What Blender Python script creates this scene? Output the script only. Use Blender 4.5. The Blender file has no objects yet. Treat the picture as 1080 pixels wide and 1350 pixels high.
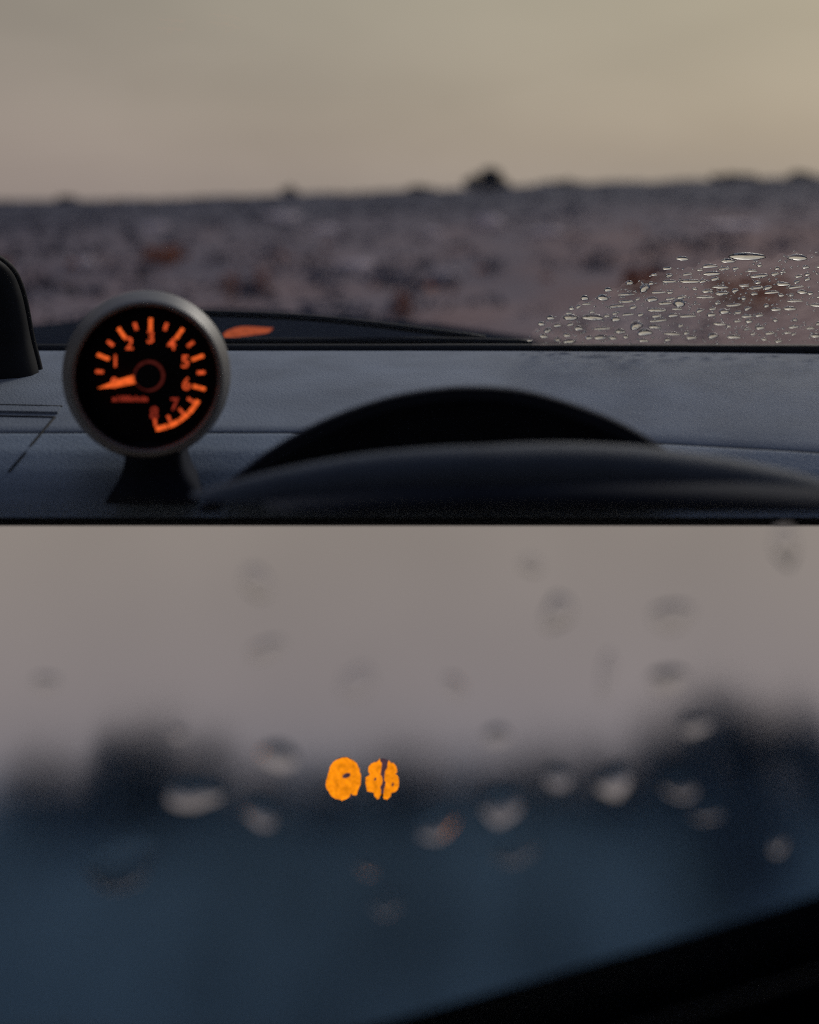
import bpy, bmesh, math, random
from mathutils import Vector, Matrix
R = math.radians
scene = bpy.context.scene
col = scene.collection

# ------------------------------------------------------------------ camera
F = 1451.0            # focal length in units of 1/1080 of the picture width
EZ = 1.25             # eye height
HZ = 250.0            # row of the level line
cam = bpy.data.cameras.new('camera'); camo = bpy.data.objects.new('camera', cam); col.objects.link(camo)
camo.location = (0, 0, EZ); camo.rotation_euler = (R(90), 0, 0)
cam.sensor_fit = 'HORIZONTAL'; cam.sensor_width = 36; cam.lens = 36 * F / 1080
cam.shift_y = -(675 - HZ) / 1080
cam.clip_start = 0.02; cam.clip_end = 2000
cam.dof.use_dof = True; cam.dof.focus_distance = 1.03; cam.dof.aperture_fstop = 2.75
scene.camera = camo

# ------------------------------------------------------------------ world, sun, exposure
SUN_EL, SUN_AZ = R(32), R(28)      # veiled sun ahead and to the right (azimuth from +Y towards +X)
w = bpy.data.worlds.new('World'); scene.world = w; w.use_nodes = True
nt = w.node_tree; nt.nodes.clear()
N = nt.nodes.new; L = nt.links.new
out = N('ShaderNodeOutputWorld'); bg = N('ShaderNodeBackground'); L(bg.outputs[0], out.inputs[0])
sky = N('ShaderNodeTexSky'); sky.sky_type = 'NISHITA'; sky.sun_disc = False
sky.sun_elevation = SUN_EL; sky.sun_rotation = SUN_AZ; sky.dust_density = 4; sky.air_density = 1.2
tc = N('ShaderNodeTexCoord'); sep = N('ShaderNodeSeparateXYZ'); L(tc.outputs['Generated'], sep.inputs[0])
ramp = N('ShaderNodeValToRGB'); L(sep.outputs['Z'], ramp.inputs[0])
cr = ramp.color_ramp
cr.elements[0].position = 0.0; cr.elements[0].color = (2.75, 2.40, 1.98, 1)
cr.elements[1].position = 1.0; cr.elements[1].color = (1.35, 1.75, 2.55, 1)
e = cr.elements.new(0.17); e.color = (2.45, 2.22, 1.68, 1)
e = cr.elements.new(0.45); e.color = (1.75, 1.80, 1.95, 1)
# cloud cover: warmer and brighter towards the veiled sun
dot = N('ShaderNodeVectorMath'); dot.operation = 'DOT_PRODUCT'; L(tc.outputs['Generated'], dot.inputs[0])
dot.inputs[1].default_value = (math.sin(SUN_AZ)*math.cos(SUN_EL), math.cos(SUN_AZ)*math.cos(SUN_EL), math.sin(SUN_EL))
mr = N('ShaderNodeMapRange'); L(dot.outputs['Value'], mr.inputs[0])
mr.inputs[1].default_value = 0.55; mr.inputs[2].default_value = 1.0; mr.inputs[3].default_value = 1.14; mr.inputs[4].default_value = 1.46
cn = N('ShaderNodeTexNoise'); cn.inputs['Scale'].default_value = 3.0; cn.inputs['Detail'].default_value = 4
cm = N('ShaderNodeMapping'); cm.inputs['Scale'].default_value = (1, 1, 3); L(tc.outputs['Generated'], cm.inputs[0]); L(cm.outputs[0], cn.inputs[0])
cmr = N('ShaderNodeMapRange'); L(cn.outputs[0], cmr.inputs[0]); cmr.inputs[1].default_value = 0.3; cmr.inputs[2].default_value = 0.7; cmr.inputs[3].default_value = 0.90; cmr.inputs[4].default_value = 1.10
mm = N('ShaderNodeMath'); mm.operation = 'MULTIPLY'; L(mr.outputs[0], mm.inputs[0]); L(cmr.outputs[0], mm.inputs[1])
sc1 = N('ShaderNodeVectorMath'); sc1.operation = 'SCALE'; L(ramp.outputs[0], sc1.inputs[0]); L(mm.outputs[0], sc1.inputs['Scale'])
tn = N('ShaderNodeMapRange'); L(dot.outputs['Value'], tn.inputs[0]); tn.inputs[1].default_value = 0.6; tn.inputs[2].default_value = 0.95
tint = N('ShaderNodeMix'); tint.data_type = 'RGBA'; L(tn.outputs[0], tint.inputs['Factor'])
tint.inputs['A'].default_value = (1.0, 0.945, 1.03, 1); tint.inputs['B'].default_value = (1.0, 0.985, 0.97, 1)
tm = N('ShaderNodeVectorMath'); tm.operation = 'MULTIPLY'; L(sc1.outputs[0], tm.inputs[0]); L(tint.outputs['Result'], tm.inputs[1])
mix = N('ShaderNodeMix'); mix.data_type = 'RGBA'; mix.inputs['Factor'].default_value = 0.94
L(sky.outputs[0], mix.inputs['A']); L(tm.outputs[0], mix.inputs['B']); L(mix.outputs['Result'], bg.inputs[0])
bg.inputs[1].default_value = 0.1
sl = bpy.data.lights.new('sun', 'SUN'); so = bpy.data.objects.new('sun', sl); col.objects.link(so)
sl.energy = 1.3; sl.angle = R(18); sl.color = (1, 0.93, 0.84)
so.rotation_euler = (R(90) - SUN_EL, 0, math.pi - SUN_AZ)
so.location = (5, 8, 12)
scene.render.engine = 'CYCLES'
cy = scene.cycles
cy.use_denoising = False; cy.pixel_filter_type = 'BOX'; cy.filter_width = 0.6; cy.use_adaptive_sampling = False
cy.max_bounces = 14; cy.transmission_bounces = 10; cy.transparent_max_bounces = 24; cy.diffuse_bounces = 4
cy.caustics_reflective = False; cy.caustics_refractive = False; cy.sample_clamp_indirect = 1.0; cy.sample_clamp_direct = 4.0
vs = scene.view_settings
vs.view_transform = 'Standard'; vs.look = 'None'; vs.exposure = 0.0; vs.gamma = 1.0

# ------------------------------------------------------------------ helpers
def at(px, py, Y):
    return Vector(((px - 540) / F * Y, Y, EZ - (py - HZ) / F * Y))

def srgb(r, g, b):
    f = lambda c: (c/255/12.92) if c/255 <= 0.04045 else ((c/255 + 0.055)/1.055)**2.4
    return (f(r), f(g), f(b), 1)

def thing(name, label, cat, loc=(0, 0, 0), group=None):
    o = bpy.data.objects.new(name, None); o.empty_display_size = 0.05
    o.location = loc; col.objects.link(o)
    o['label'] = label; o['category'] = cat
    if group: o['group'] = group
    bpy.context.view_layer.update()
    return o

def wloc(o):
    v = Vector((0, 0, 0))
    while o is not None:
        v += o.location; o = o.parent
    return v

def mk(name, verts, faces, mat, parent=None, smooth=True, kind=None, recalc=False):
    """one mesh object; verts are in world coordinates"""
    off = wloc(parent) if parent else Vector((0, 0, 0))
    me = bpy.data.meshes.new(name)
    me.from_pydata([tuple(Vector(v) - off) for v in verts], [], faces)
    mats = mat if isinstance(mat, list) else [mat]
    for m in mats: me.materials.append(m)
    if recalc:
        b = bmesh.new(); b.from_mesh(me); bmesh.ops.recalc_face_normals(b, faces=b.faces[:]); b.to_mesh(me); b.free()
    if smooth: me.polygons.foreach_set('use_smooth', [True] * len(me.polygons))
    me.update()
    o = bpy.data.objects.new(name, me); col.objects.link(o)
    if parent: o.parent = parent
    if kind: o['kind'] = kind
    return o

def autosmooth(o, deg=40):
    me = o.data
    for p in me.polygons: p.use_smooth = True
    try: me.set_sharp_from_angle(angle=R(deg))
    except Exception: pass
    return o

def bevel(o, w, seg=3):
    m = o.modifiers.new('bevel', 'BEVEL'); m.width = w; m.segments = seg; m.limit_method = 'ANGLE'; m.angle_limit = R(35)
    return o

def newmat(name):
    m = bpy.data.materials.new(name); m.use_nodes = True
    t = m.node_tree; t.nodes.clear()
    o = t.nodes.new('ShaderNodeOutputMaterial')
    return m, t, o

def plain(name, c, rough=0.6, spec=0.5, metal=0.0, var=0.15, scale=40.0, bump=0.0, bscale=400.0):
    m, t, o = newmat(name)
    p = t.nodes.new('ShaderNodeBsdfPrincipled'); t.links.new(p.outputs[0], o.inputs[0])
    p.inputs['Roughness'].default_value = rough; p.inputs['Metallic'].default_value = metal
    p.inputs['Specular IOR Level'].default_value = spec
    tcn = t.nodes.new('ShaderNodeTexCoord')
    n = t.nodes.new('ShaderNodeTexNoise'); n.inputs['Scale'].default_value = scale; n.inputs['Detail'].default_value = 5
    t.links.new(tcn.outputs['Object'], n.inputs['Vector'])
    r = t.nodes.new('ShaderNodeValToRGB'); t.links.new(n.outputs['Fac'], r.inputs[0])
    a, b = 1 - var, 1 + var
    r.color_ramp.elements[0].position = 0.3; r.color_ramp.elements[0].color = (c[0]*a, c[1]*a, c[2]*a, 1)
    r.color_ramp.elements[1].position = 0.7; r.color_ramp.elements[1].color = (c[0]*b, c[1]*b, c[2]*b, 1)
    t.links.new(r.outputs[0], p.inputs['Base Color'])
    if bump:
        n2 = t.nodes.new('ShaderNodeTexNoise'); n2.inputs['Scale'].default_value = bscale; n2.inputs['Detail'].default_value = 3
        t.links.new(tcn.outputs['Object'], n2.inputs['Vector'])
        bn = t.nodes.new('ShaderNodeBump'); bn.inputs['Strength'].default_value = bump; bn.inputs['Distance'].default_value = 0.001
        t.links.new(n2.outputs['Fac'], bn.inputs['Height']); t.links.new(bn.outputs[0], p.inputs['Normal'])
    return m

def glow(name, c, s):
    m, t, o = newmat(name)
    e = t.nodes.new('ShaderNodeEmission'); e.inputs[0].default_value = c; e.inputs[1].default_value = s
    n = t.nodes.new('ShaderNodeTexNoise'); n.inputs['Scale'].default_value = 220
    tcn = t.nodes.new('ShaderNodeTexCoord'); t.links.new(tcn.outputs['Object'], n.inputs['Vector'])
    mr = t.nodes.new('ShaderNodeMapRange'); mr.inputs[1].default_value = 0.3; mr.inputs[2].default_value = 0.7; mr.inputs[3].default_value = s*0.72; mr.inputs[4].default_value = s*1.25
    t.links.new(n.outputs['Fac'], mr.inputs[0]); t.links.new(mr.outputs[0], e.inputs[1])
    t.links.new(e.outputs[0], o.inputs[0])
    return m

def noise2(x, y, s=0):
    return (math.sin(x*1.3 + y*0.7 + s) + math.sin(x*0.53 - y*1.9 + 2.1*s) + math.sin(x*2.7 + y*2.3 + 0.4*s)*0.5 + math.sin(-x*4.9 + y*3.7 + s)*0.3) / 2.8

def tube(path, rad, seg=14, cap=True, squash=None):
    V, Fc = [], []
    n = len(path)
    for i, p in enumerate(path):
        p = Vector(p)
        d = (Vector(path[min(i+1, n-1)]) - Vector(path[max(i-1, 0)])).normalized()
        up = Vector((0, 1, 0)) if abs(d.y) < 0.9 else Vector((1, 0, 0))
        a = d.cross(up).normalized(); b = d.cross(a).normalized()
        r = rad[i] if isinstance(rad, (list, tuple)) else rad
        for k in range(seg):
            t = 2*math.pi*k/seg
            V.append(p + a*math.cos(t)*r + b*math.sin(t)*r*(squash or 1))
    for i in range(n-1):
        for k in range(seg):
            k2 = (k+1) % seg
            Fc.append((i*seg+k, i*seg+k2, (i+1)*seg+k2, (i+1)*seg+k))
    if cap:
        Fc.append(tuple(range(seg))[::-1]); Fc.append(tuple((n-1)*seg + k for k in range(seg)))
    return V, Fc

def prism(poly, y0, y1):
    """poly: list of (x, z) world; extruded from y0 (near) to y1"""
    n = len(poly)
    V = [(x, y0, z) for x, z in poly] + [(x, y1, z) for x, z in poly]
    Fc = [tuple(range(n)), tuple(range(2*n-1, n-1, -1))]
    for i in range(n):
        j = (i+1) % n
        Fc.append((j, i, n+i, n+j))
    return V, Fc

def box(x0, x1, y0, y1, z0, z1):
    return prism([(x0, z0), (x1, z0), (x1, z1), (x0, z1)], y0, y1)

def join(*parts):
    V, Fc = [], []
    for v, f in parts:
        o = len(V); V += list(v); Fc += [tuple(i+o for i in q) for q in f]
    return V, Fc

def lerp(tab, x):
    if x <= tab[0][0]: return tab[0][1]
    for (a, b), (c, d) in zip(tab, tab[1:]):
        if x <= c: return b + (d-b)*(x-a)/(c-a)
    return tab[-1][1]

def smoothpts(pts, n=8):
    """Catmull-Rom through 2-D/3-D points"""
    P = [Vector(p) for p in pts]; o = []
    for i in range(len(P)-1):
        p0, p1, p2, p3 = P[max(i-1, 0)], P[i], P[i+1], P[min(i+2, len(P)-1)]
        for k in range(n):
            t = k/n
            o.append(0.5*((2*p1) + (p2-p0)*t + (2*p0-5*p1+4*p2-p3)*t*t + (3*p1-p0-3*p2+p3)*t**3))
    o.append(P[-1]); return o

# ------------------------------------------------------------------ materials
M = {}
M['dash'] = plain('dash_vinyl', (0.205, 0.242, 0.298), 0.8, 0.3, var=0.16, scale=14, bump=1.0, bscale=520)
M['dash2'] = plain('dash_lower_vinyl', (0.22, 0.275, 0.35), 0.7, 0.3, var=0.16, scale=14, bump=1.0, bscale=520)
M['rubber'] = plain('black_rubber', (0.008, 0.010, 0.014), 0.7, 0.2)
M['hood'] = plain('hood_flock', (0.016, 0.020, 0.032), 0.85, 0.1)
M['wheel'] = plain('wheel_leather', (0.056, 0.072, 0.100), 0.7, 0.2, var=0.12, bump=0.4, bscale=700)
M['bezel'] = plain('bezel_satin', (0.19, 0.19, 0.19), 0.5, 0.5, metal=0.2, var=0.06, scale=60)
M['cup'] = plain('cup_black', (0.016, 0.020, 0.028), 0.5, 0.4)
M['dial'] = plain('dial_black', (0.004, 0.004, 0.006), 0.7, 0.15)
M['orange'] = glow('dial_orange', srgb(238, 98, 42), 1.0)
M['num'] = glow('dial_numerals', srgb(216, 82, 42), 1.0)
M['dim'] = glow('dial_dim_red', srgb(140, 46, 32), 1.0)
M['ring'] = glow('hub_ring_red', srgb(70, 24, 20), 1.0)
M['amber'] = glow('amber_reflection_glow', srgb(160, 74, 46), 1.0)  # emission that paints in an orange reflection, not a lit lens
M['lamp'] = glow('lamp_orange', srgb(250, 142, 14), 1.05)
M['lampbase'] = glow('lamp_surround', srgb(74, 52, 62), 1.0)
M['bonnet'] = plain('bonnet_black', (0.016, 0.020, 0.030), 1.0, 0.0)
M['bushleaf'] = plain('bush_leaf', (0.035, 0.042, 0.060), 0.85, 0.1, var=0.4, scale=1)
M['bark'] = plain('bark', (0.05, 0.045, 0.045), 0.9, 0.1)
M['leafA'] = plain('heath_leaf', (0.066, 0.068, 0.094), 0.85, 0.1, var=0.25, scale=0.5)
M['leafB'] = plain('heath_mauve', (0.125, 0.108, 0.128), 0.9, 0.1, var=0.25, scale=0.5)
M['leafC'] = plain('bracken_rust', (0.32, 0.125, 0.07), 0.9, 0.1, var=0.4, scale=2)
M['rock'] = plain('pale_rock', (0.46, 0.40, 0.42), 0.9, 0.2, var=0.25, scale=5)
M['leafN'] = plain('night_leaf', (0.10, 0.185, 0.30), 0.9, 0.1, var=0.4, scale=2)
M['black'] = plain('black_vinyl', (0.0015, 0.002, 0.003), 1.0, 0.0)

def glass_thin(name, refl=0.015):
    m, t, o = newmat(name)
    tr = t.nodes.new('ShaderNodeBsdfTransparent'); tr.inputs[0].default_value = (0.985, 0.99, 0.99, 1)
    gl = t.nodes.new('ShaderNodeBsdfGlossy'); gl.inputs['Roughness'].default_value = 0.02
    mx = t.nodes.new('ShaderNodeMixShader'); mx.inputs[0].default_value = refl
    t.links.new(tr.outputs[0], mx.inputs[1]); t.links.new(gl.outputs[0], mx.inputs[2])
    t.links.new(mx.outputs[0], o.inputs[0]); return m
M['glass'] = glass_thin('windscreen_glass')

def water(name, rough=0.0, ior=1.33):
    m, t, o = newmat(name)
    g = t.nodes.new('ShaderNodeBsdfGlass'); g.inputs['IOR'].default_value = ior; g.inputs['Roughness'].default_value = rough
    t.links.new(g.outputs[0], o.inputs[0]); return m
M['water'] = water('rain_water')

def misted(name):
    """glass fogged with breath and rain: patchy roughness"""
    m, t, o = newmat(name)
    g = t.nodes.new('ShaderNodeBsdfRefraction'); g.inputs['IOR'].default_value = 1.35
    tcn = t.nodes.new('ShaderNodeTexCoord'); n = t.nodes.new('ShaderNodeTexNoise')
    n.inputs['Scale'].default_value = 9; n.inputs['Detail'].default_value = 3
    t.links.new(tcn.outputs['Object'], n.inputs['Vector'])
    mr = t.nodes.new('ShaderNodeMapRange'); mr.inputs[3].default_value = 0.08; mr.inputs[4].default_value = 0.145
    t.links.new(n.outputs['Fac'], mr.inputs[0]); t.links.new(mr.outputs[0], g.inputs['Roughness'])
    g.inputs[0].default_value = (0.97, 0.98, 1.0, 1)
    t.links.new(g.outputs[0], o.inputs[0]); return m
M['mist'] = misted('misted_glass')

def film(name):
    """thin film of spray on the unswept part of the screen"""
    m, t, o = newmat(name)
    tr = t.nodes.new('ShaderNodeBsdfTransparent')
    df = t.nodes.new('ShaderNodeBsdfTranslucent'); df.inputs[0].default_value = (0.62, 0.50, 0.47, 1)
    mx = t.nodes.new('ShaderNodeMixShader')
    tcn = t.nodes.new('ShaderNodeTexCoord'); n = t.nodes.new('ShaderNodeTexNoise')
    n.inputs['Scale'].default_value = 60; n.inputs['Detail'].default_value = 6
    t.links.new(tcn.outputs['Object'], n.inputs['Vector'])
    mr = t.nodes.new('ShaderNodeMapRange'); mr.inputs[1].default_value = 0.35; mr.inputs[2].default_value = 0.75
    mr.inputs[3].default_value = 0.05; mr.inputs[4].default_value = 0.2
    t.links.new(n.outputs['Fac'], mr.inputs[0]); t.links.new(mr.outputs[0], mx.inputs[0])
    t.links.new(tr.outputs[0], mx.inputs[1]); t.links.new(df.outputs[0], mx.inputs[2])
    t.links.new(mx.outputs[0], o.inputs[0]); return m
M['film'] = film('spray_film')

# ------------------------------------------------------------------ moor outside the upper windscreen
SIL = [(-600, 300), (20, 266), (200, 262), (380, 256), (560, 250), (640, 247), (740, 242), (900, 238), (1060, 234), (1700, 205)]
RIDGE = 80.0
def hrel(X, Y):
    """ground height relative to the eye"""
    if Y <= RIDGE:
        px = 540 + X / max(Y, 20) * F
        zr = -(lerp(SIL, px) - HZ) / F * RIDGE
        t = max(0.0, (Y - 7) / (RIDGE - 7)) ** 0.72
        z = -1.25 + (zr + 1.25) * t
    else:
        px = 540 + X / Y * F
        zr = -(lerp(SIL, px) - HZ) / F * RIDGE
        z = zr - (Y - RIDGE) * 0.06
        z = max(z, -8)
    amp = min(0.16, 0.03 + Y * 0.003)
    return z + amp * noise2(X*0.7, Y*0.35, 1.3) + 0.04*noise2(X*2.3, Y*2.1, 4)

ys = []
y = 4.8
while y < 900:
    ys.append(y); y *= 1.045
nx = 120
V, Fc = [], []
for yy in ys:
    hw = yy*0.75 + 6
    for i in range(nx+1):
        x = -hw + 2*hw*i/nx
        V.append((x, yy, EZ + hrel(x, yy)))
for j in range(len(ys)-1):
    for i in range(nx):
        a = j*(nx+1)+i
        Fc.append((a, a+1, a+nx+2, a+nx+1))

def moor_mat():
    m, t, o = newmat('moor_ground')
    p = t.nodes.new('ShaderNodeBsdfPrincipled'); p.inputs['Roughness'].default_value = 0.95; p.inputs['Specular IOR Level'].default_value = 0.1
    tcn = t.nodes.new('ShaderNodeTexCoord')
    mp = t.nodes.new('ShaderNodeMapping'); mp.inputs['Scale'].default_value = (0.17, 0.27, 1.0); t.links.new(tcn.outputs['Object'], mp.inputs[0])
    n1 = t.nodes.new('ShaderNodeTexNoise'); n1.inputs['Scale'].default_value = 0.55; n1.inputs['Detail'].default_value = 4.5; n1.inputs['Roughness'].default_value = 0.5
    t.links.new(mp.outputs[0], n1.inputs['Vector'])
    r1 = t.nodes.new('ShaderNodeValToRGB'); t.links.new(n1.outputs['Fac'], r1.inputs[0])
    c = r1.color_ramp; c.elements[0].position = 0.32; c.elements[0].color = (0.10, 0.095, 0.125, 1)
    c.elements[1].position = 0.75; c.elements[1].color = (0.27, 0.225, 0.24, 1)
    e = c.elements.new(0.52); e.color = (0.165, 0.138, 0.158, 1)
    # rusty bracken soil close to the car
    n2 = t.nodes.new('ShaderNodeTexNoise'); n2.inputs['Scale'].default_value = 0.8; n2.inputs['Detail'].default_value = 4
    t.links.new(tcn.outputs['Object'], n2.inputs['Vector'])
    sp = t.nodes.new('ShaderNodeSeparateXYZ'); t.links.new(tcn.outputs['Object'], sp.inputs[0])
    near = t.nodes.new('ShaderNodeMapRange'); t.links.new(sp.outputs['Y'], near.inputs[0])
    near.inputs[1].default_value = 30; near.inputs[2].default_value = 9; near.inputs[3].default_value = 0; near.inputs[4].default_value = 0.34
    rx = t.nodes.new('ShaderNodeMapRange'); t.links.new(sp.outputs['X'], rx.inputs[0])
    rx.inputs[1].default_value = 0.6; rx.inputs[2].default_value = 4.0; rx.inputs[3].default_value = 0.6; rx.inputs[4].default_value = 1.6
    ml = t.nodes.new('ShaderNodeMath'); ml.operation = 'MULTIPLY'; t.links.new(near.outputs[0], ml.inputs[0]); t.links.new(rx.outputs[0], ml.inputs[1])
    ad = t.nodes.new('ShaderNodeMath'); t.links.new(ml.outputs[0], ad.inputs[0]); t.links.new(n2.outputs['Fac'], ad.inputs[1])
    st = t.nodes.new('ShaderNodeMapRange'); t.links.new(ad.outputs[0], st.inputs[0]); st.inputs[1].default_value = 0.62; st.inputs[2].default_value = 0.9; st.inputs[4].default_value = 0.8
    mx = t.nodes.new('ShaderNodeMix'); mx.data_type = 'RGBA'; t.links.new(st.outputs[0], mx.inputs['Factor'])
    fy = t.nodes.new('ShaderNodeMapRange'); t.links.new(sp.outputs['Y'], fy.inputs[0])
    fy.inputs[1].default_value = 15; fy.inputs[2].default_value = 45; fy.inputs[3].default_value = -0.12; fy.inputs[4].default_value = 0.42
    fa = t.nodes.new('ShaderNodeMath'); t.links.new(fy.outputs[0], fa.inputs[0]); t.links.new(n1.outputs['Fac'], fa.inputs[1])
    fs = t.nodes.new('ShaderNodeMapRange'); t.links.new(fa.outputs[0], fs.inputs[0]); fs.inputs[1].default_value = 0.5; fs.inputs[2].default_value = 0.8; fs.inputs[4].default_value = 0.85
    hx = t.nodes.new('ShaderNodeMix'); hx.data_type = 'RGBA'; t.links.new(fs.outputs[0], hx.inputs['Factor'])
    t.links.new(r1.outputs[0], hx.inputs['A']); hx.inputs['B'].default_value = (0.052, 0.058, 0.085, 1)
    t.links.new(hx.outputs['Result'], mx.inputs['A']); mx.inputs['B'].default_value = (0.235, 0.148, 0.138, 1)
    t.links.new(mx.outputs['Result'], p.inputs['Base Color']); t.links.new(p.outputs[0], o.inputs[0])
    return m
g = mk('ground', V, Fc, moor_mat(), smooth=True); g['kind'] = 'structure'

rng = random.Random(7)
def leafquads(c, rad, n, size, rng, flat=0.6, shell=0.55):
    V, Fc = [], []
    for _ in range(n):
        while True:
            p = Vector((rng.uniform(-1, 1), rng.uniform(-1, 1), rng.uniform(-1, 1)))
            if shell*rng.random() < p.length <= 1: break
        lump = 1 + 0.22*math.sin(5*p.x + 3*p.z + c[0]) + 0.15*math.sin(7*p.z - 4*p.x + c[0]*2)
        q = Vector((c[0] + p.x*rad[0]*lump, c[1] + p.y*rad[1]*lump, c[2] + p.z*rad[2]*lump))
        a = Vector((rng.gauss(0, 1), rng.gauss(0, 1), rng.gauss(0, 1))).normalized()
        b = a.orthogonal().normalized()
        s = size*rng.uniform(0.6, 1.4)
        o = len(V)
        V += [q - a*s, q + b*s*flat, q + a*s, q - b*s*flat]
        Fc.append((o, o+1, o+2, o+3))
    return V, Fc

# low heath: countless tufts
V, Fc, mi = [], [], []
for k in range(1300):
    yy = 8.5 * (RIDGE*1.02/8.5) ** rng.random()
    xx = rng.uniform(-1, 1) * (yy*0.45 + 1)
    z = EZ + hrel(xx, yy)
    kind = 0 if noise2(xx*0.8, yy*0.25, 2) + rng.gauss(0, 0.35) < (0.0 if yy < 20 else 0.6) else 1
    if yy < 20 and noise2(xx*0.9, yy*0.5, 9) > 0.35 and rng.random() < 0.3: kind = 2
    if xx > 1.7 + 0.9*noise2(yy*0.9, xx*0.5, 3) and yy < 12.3 + 1.8*noise2(xx*0.8, yy*0.3, 6): continue
    s = rng.uniform(0.06, 0.17) * (1 + yy/90)
    v, f = leafquads((xx, yy, z + s*0.25), (s*1.3, s*1.3, s*0.55), 7, s*0.42, rng)
    o = len(V); V += v; Fc += [tuple(i+o for i in q) for q in f]; mi += [kind]*len(f)
h = mk('heath', V, Fc, [M['leafA'], M['leafB'], M['leafC']], smooth=False, kind='stuff')
h.data.polygons.foreach_set('material_index', mi)
h['label'] = 'low dark heather and dry mauve grass covering the moor'; h['category'] = 'heath'

def bush(px, ybase, wpx, hpx, Y, label, group, mat='bushleaf', name='bush', cat='bush', n=420, dens=1.0):
    X = (px - 540)/F*Y
    z = EZ + hrel(X, Y)
    rw, rh = wpx/F*Y/2, hpx/F*Y/2
    if ybase is not None: z = EZ - (ybase - HZ)/F*Y
    t = thing(name, label, cat, (X, Y, z), group)
    stems = []
    for k in range(4):
        a = k*1.7 + px
        stems.append(tube([(X, Y, z - 0.1), (X + math.cos(a)*rw*0.3, Y + math.sin(a)*rw*0.3, z + rh*0.6), (X + math.cos(a)*rw*0.5, Y + math.sin(a)*rw*0.5, z + rh*1.3)], [rw*0.07, rw*0.05, rw*0.02], 6))
    mk('stem', *join(*stems), M['bark'], t)
    mk('foliage', *leafquads((X, Y, z + rh), (rw, rw, rh), int(n*dens), rw*0.17, rng), M[mat], t, smooth=False)
    return t

GB = 'bushes standing on the moor skyline'
bush(645, 262, 52, 40, 76, 'rounded dark bush standing alone highest on the moor skyline', GB, n=700)
bush(382, 264, 22, 18, 74, 'small dark bush on the skyline left of the lone rounded bush', GB)
bush(86, 270, 26, 12, 74, 'low dark bush on the skyline near the left pillar', GB)
bush(740, 252, 60, 12, 76, 'long low dark bush on the skyline just right of the rounded bush', GB)
bush(965, 244, 60, 13, 76, 'wide dark bush on the skyline above the wet part of the windscreen', GB)
bush(1058, 243, 40, 16, 74, 'tall dark bush where the skyline meets the right side', GB)
bush(555, 256, 40, 10, 74, 'flat dark bush on the skyline left of the lone rounded bush', GB)

def rock(px, py, wpx, hpx, Y, label):
    c = at(px, py, Y)
    X = c.x; z = c.z
    rw, rh = wpx/F*Y/2, hpx/F*Y/2
    V, Fc = [], []
    nu, nv = 14, 8
    sd = px*0.37
    for j in range(nv+1):
        th = math.pi*j/nv
        for i in range(nu):
            ph = 2*math.pi*i/nu
            d = Vector((math.sin(th)*math.cos(ph), math.sin(th)*math.sin(ph), math.cos(th)))
            r = 1 + 0.16*noise2(d.x*2.2 + sd, d.z*2.5 + d.y*2, sd) + 0.06*noise2(d.x*6, d.z*6 + d.y*5, sd)
            V.append((X + d.x*rw*r, Y + d.y*rw*r, z + max(d.z, -0.8)*rh*r))
    for j in range(nv):
        for i in range(nu):
            a = j*nu+i; b = j*nu+(i+1) % nu
            Fc.append((a, a+nu, b+nu, b))
    o = mk('boulder', V, Fc, M['rock'], None, smooth=False)
    o['label'] = label; o['category'] = 'rock'; o['group'] = 'pale boulders on the moor'
    # origin at its base
    off = Vector((X, Y, z - rh)); o.data.transform(Matrix.Translation(-off)); o.location = off
GR = 'pale boulders'
def Yof(px, py):
    """distance at which the ground is seen at this row"""
    Y = 9.0
    while Y < RIDGE:
        X = (px-540)/F*Y
        if HZ - hrel(X, Y)*F/Y <= py: break
        Y *= 1.01
    return Y
for px, py, ww, hh, lab in [
    (645, 300, 46, 34, 'largest pale boulder directly below the lone rounded skyline bush'),
    (570, 311, 34, 18, 'small pale boulder left of the largest one below the bush'),
    (722, 308, 40, 16, 'flat pale boulder right of the largest one below the bush'),
    (372, 288, 56, 18, 'wide pale boulder high on the moor above the round gauge'),
    (428, 306, 50, 16, 'long pale boulder lower right of the wide one above the gauge'),
    (205, 302, 36, 18, 'pale boulder on the left slope above the gauge bezel'),
    (108, 350, 40, 22, 'pale boulder beside the left windscreen pillar'),
    (470, 352, 50, 20, 'pale boulder low on the moor in mid slope'),
    (585, 365, 44, 18, 'low pale boulder below the small one at centre'),
    (965, 300, 90, 16, 'broad pale slab on the slope above the raindrops')]:
    rock(px, py, ww, hh, Yof(px, py), lab)

for px, py, ww, hh, lab in [  # gauge-side and middle clumps imitate faint orange reflections, the others are bracken
    (306, 398, 26, 44, 'rust red clump standing for an orange reflection just right above the gauge bezel'),
    (348, 392, 26, 46, 'taller rust red clump standing for an orange reflection second right of the gauge'),
    (532, 420, 36, 34, 'rust orange clump standing for a faint reflection low in the middle of the moor'),
    (215, 350, 60, 26, 'faded rust bracken patch above the left of the gauge bezel'),
    (845, 385, 60, 30, 'rust bracken clump seen through the left raindrops'),
    (985, 400, 110, 36, 'wide reddish bracken patch seen through the right raindrops')]:
    bush(px, py, ww, hh, Yof(px, py), lab, 'rusty bracken and reflection clumps on the moor', 'leafC', 'bracken_and_reflection_clump', 'bracken', 160)

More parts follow.
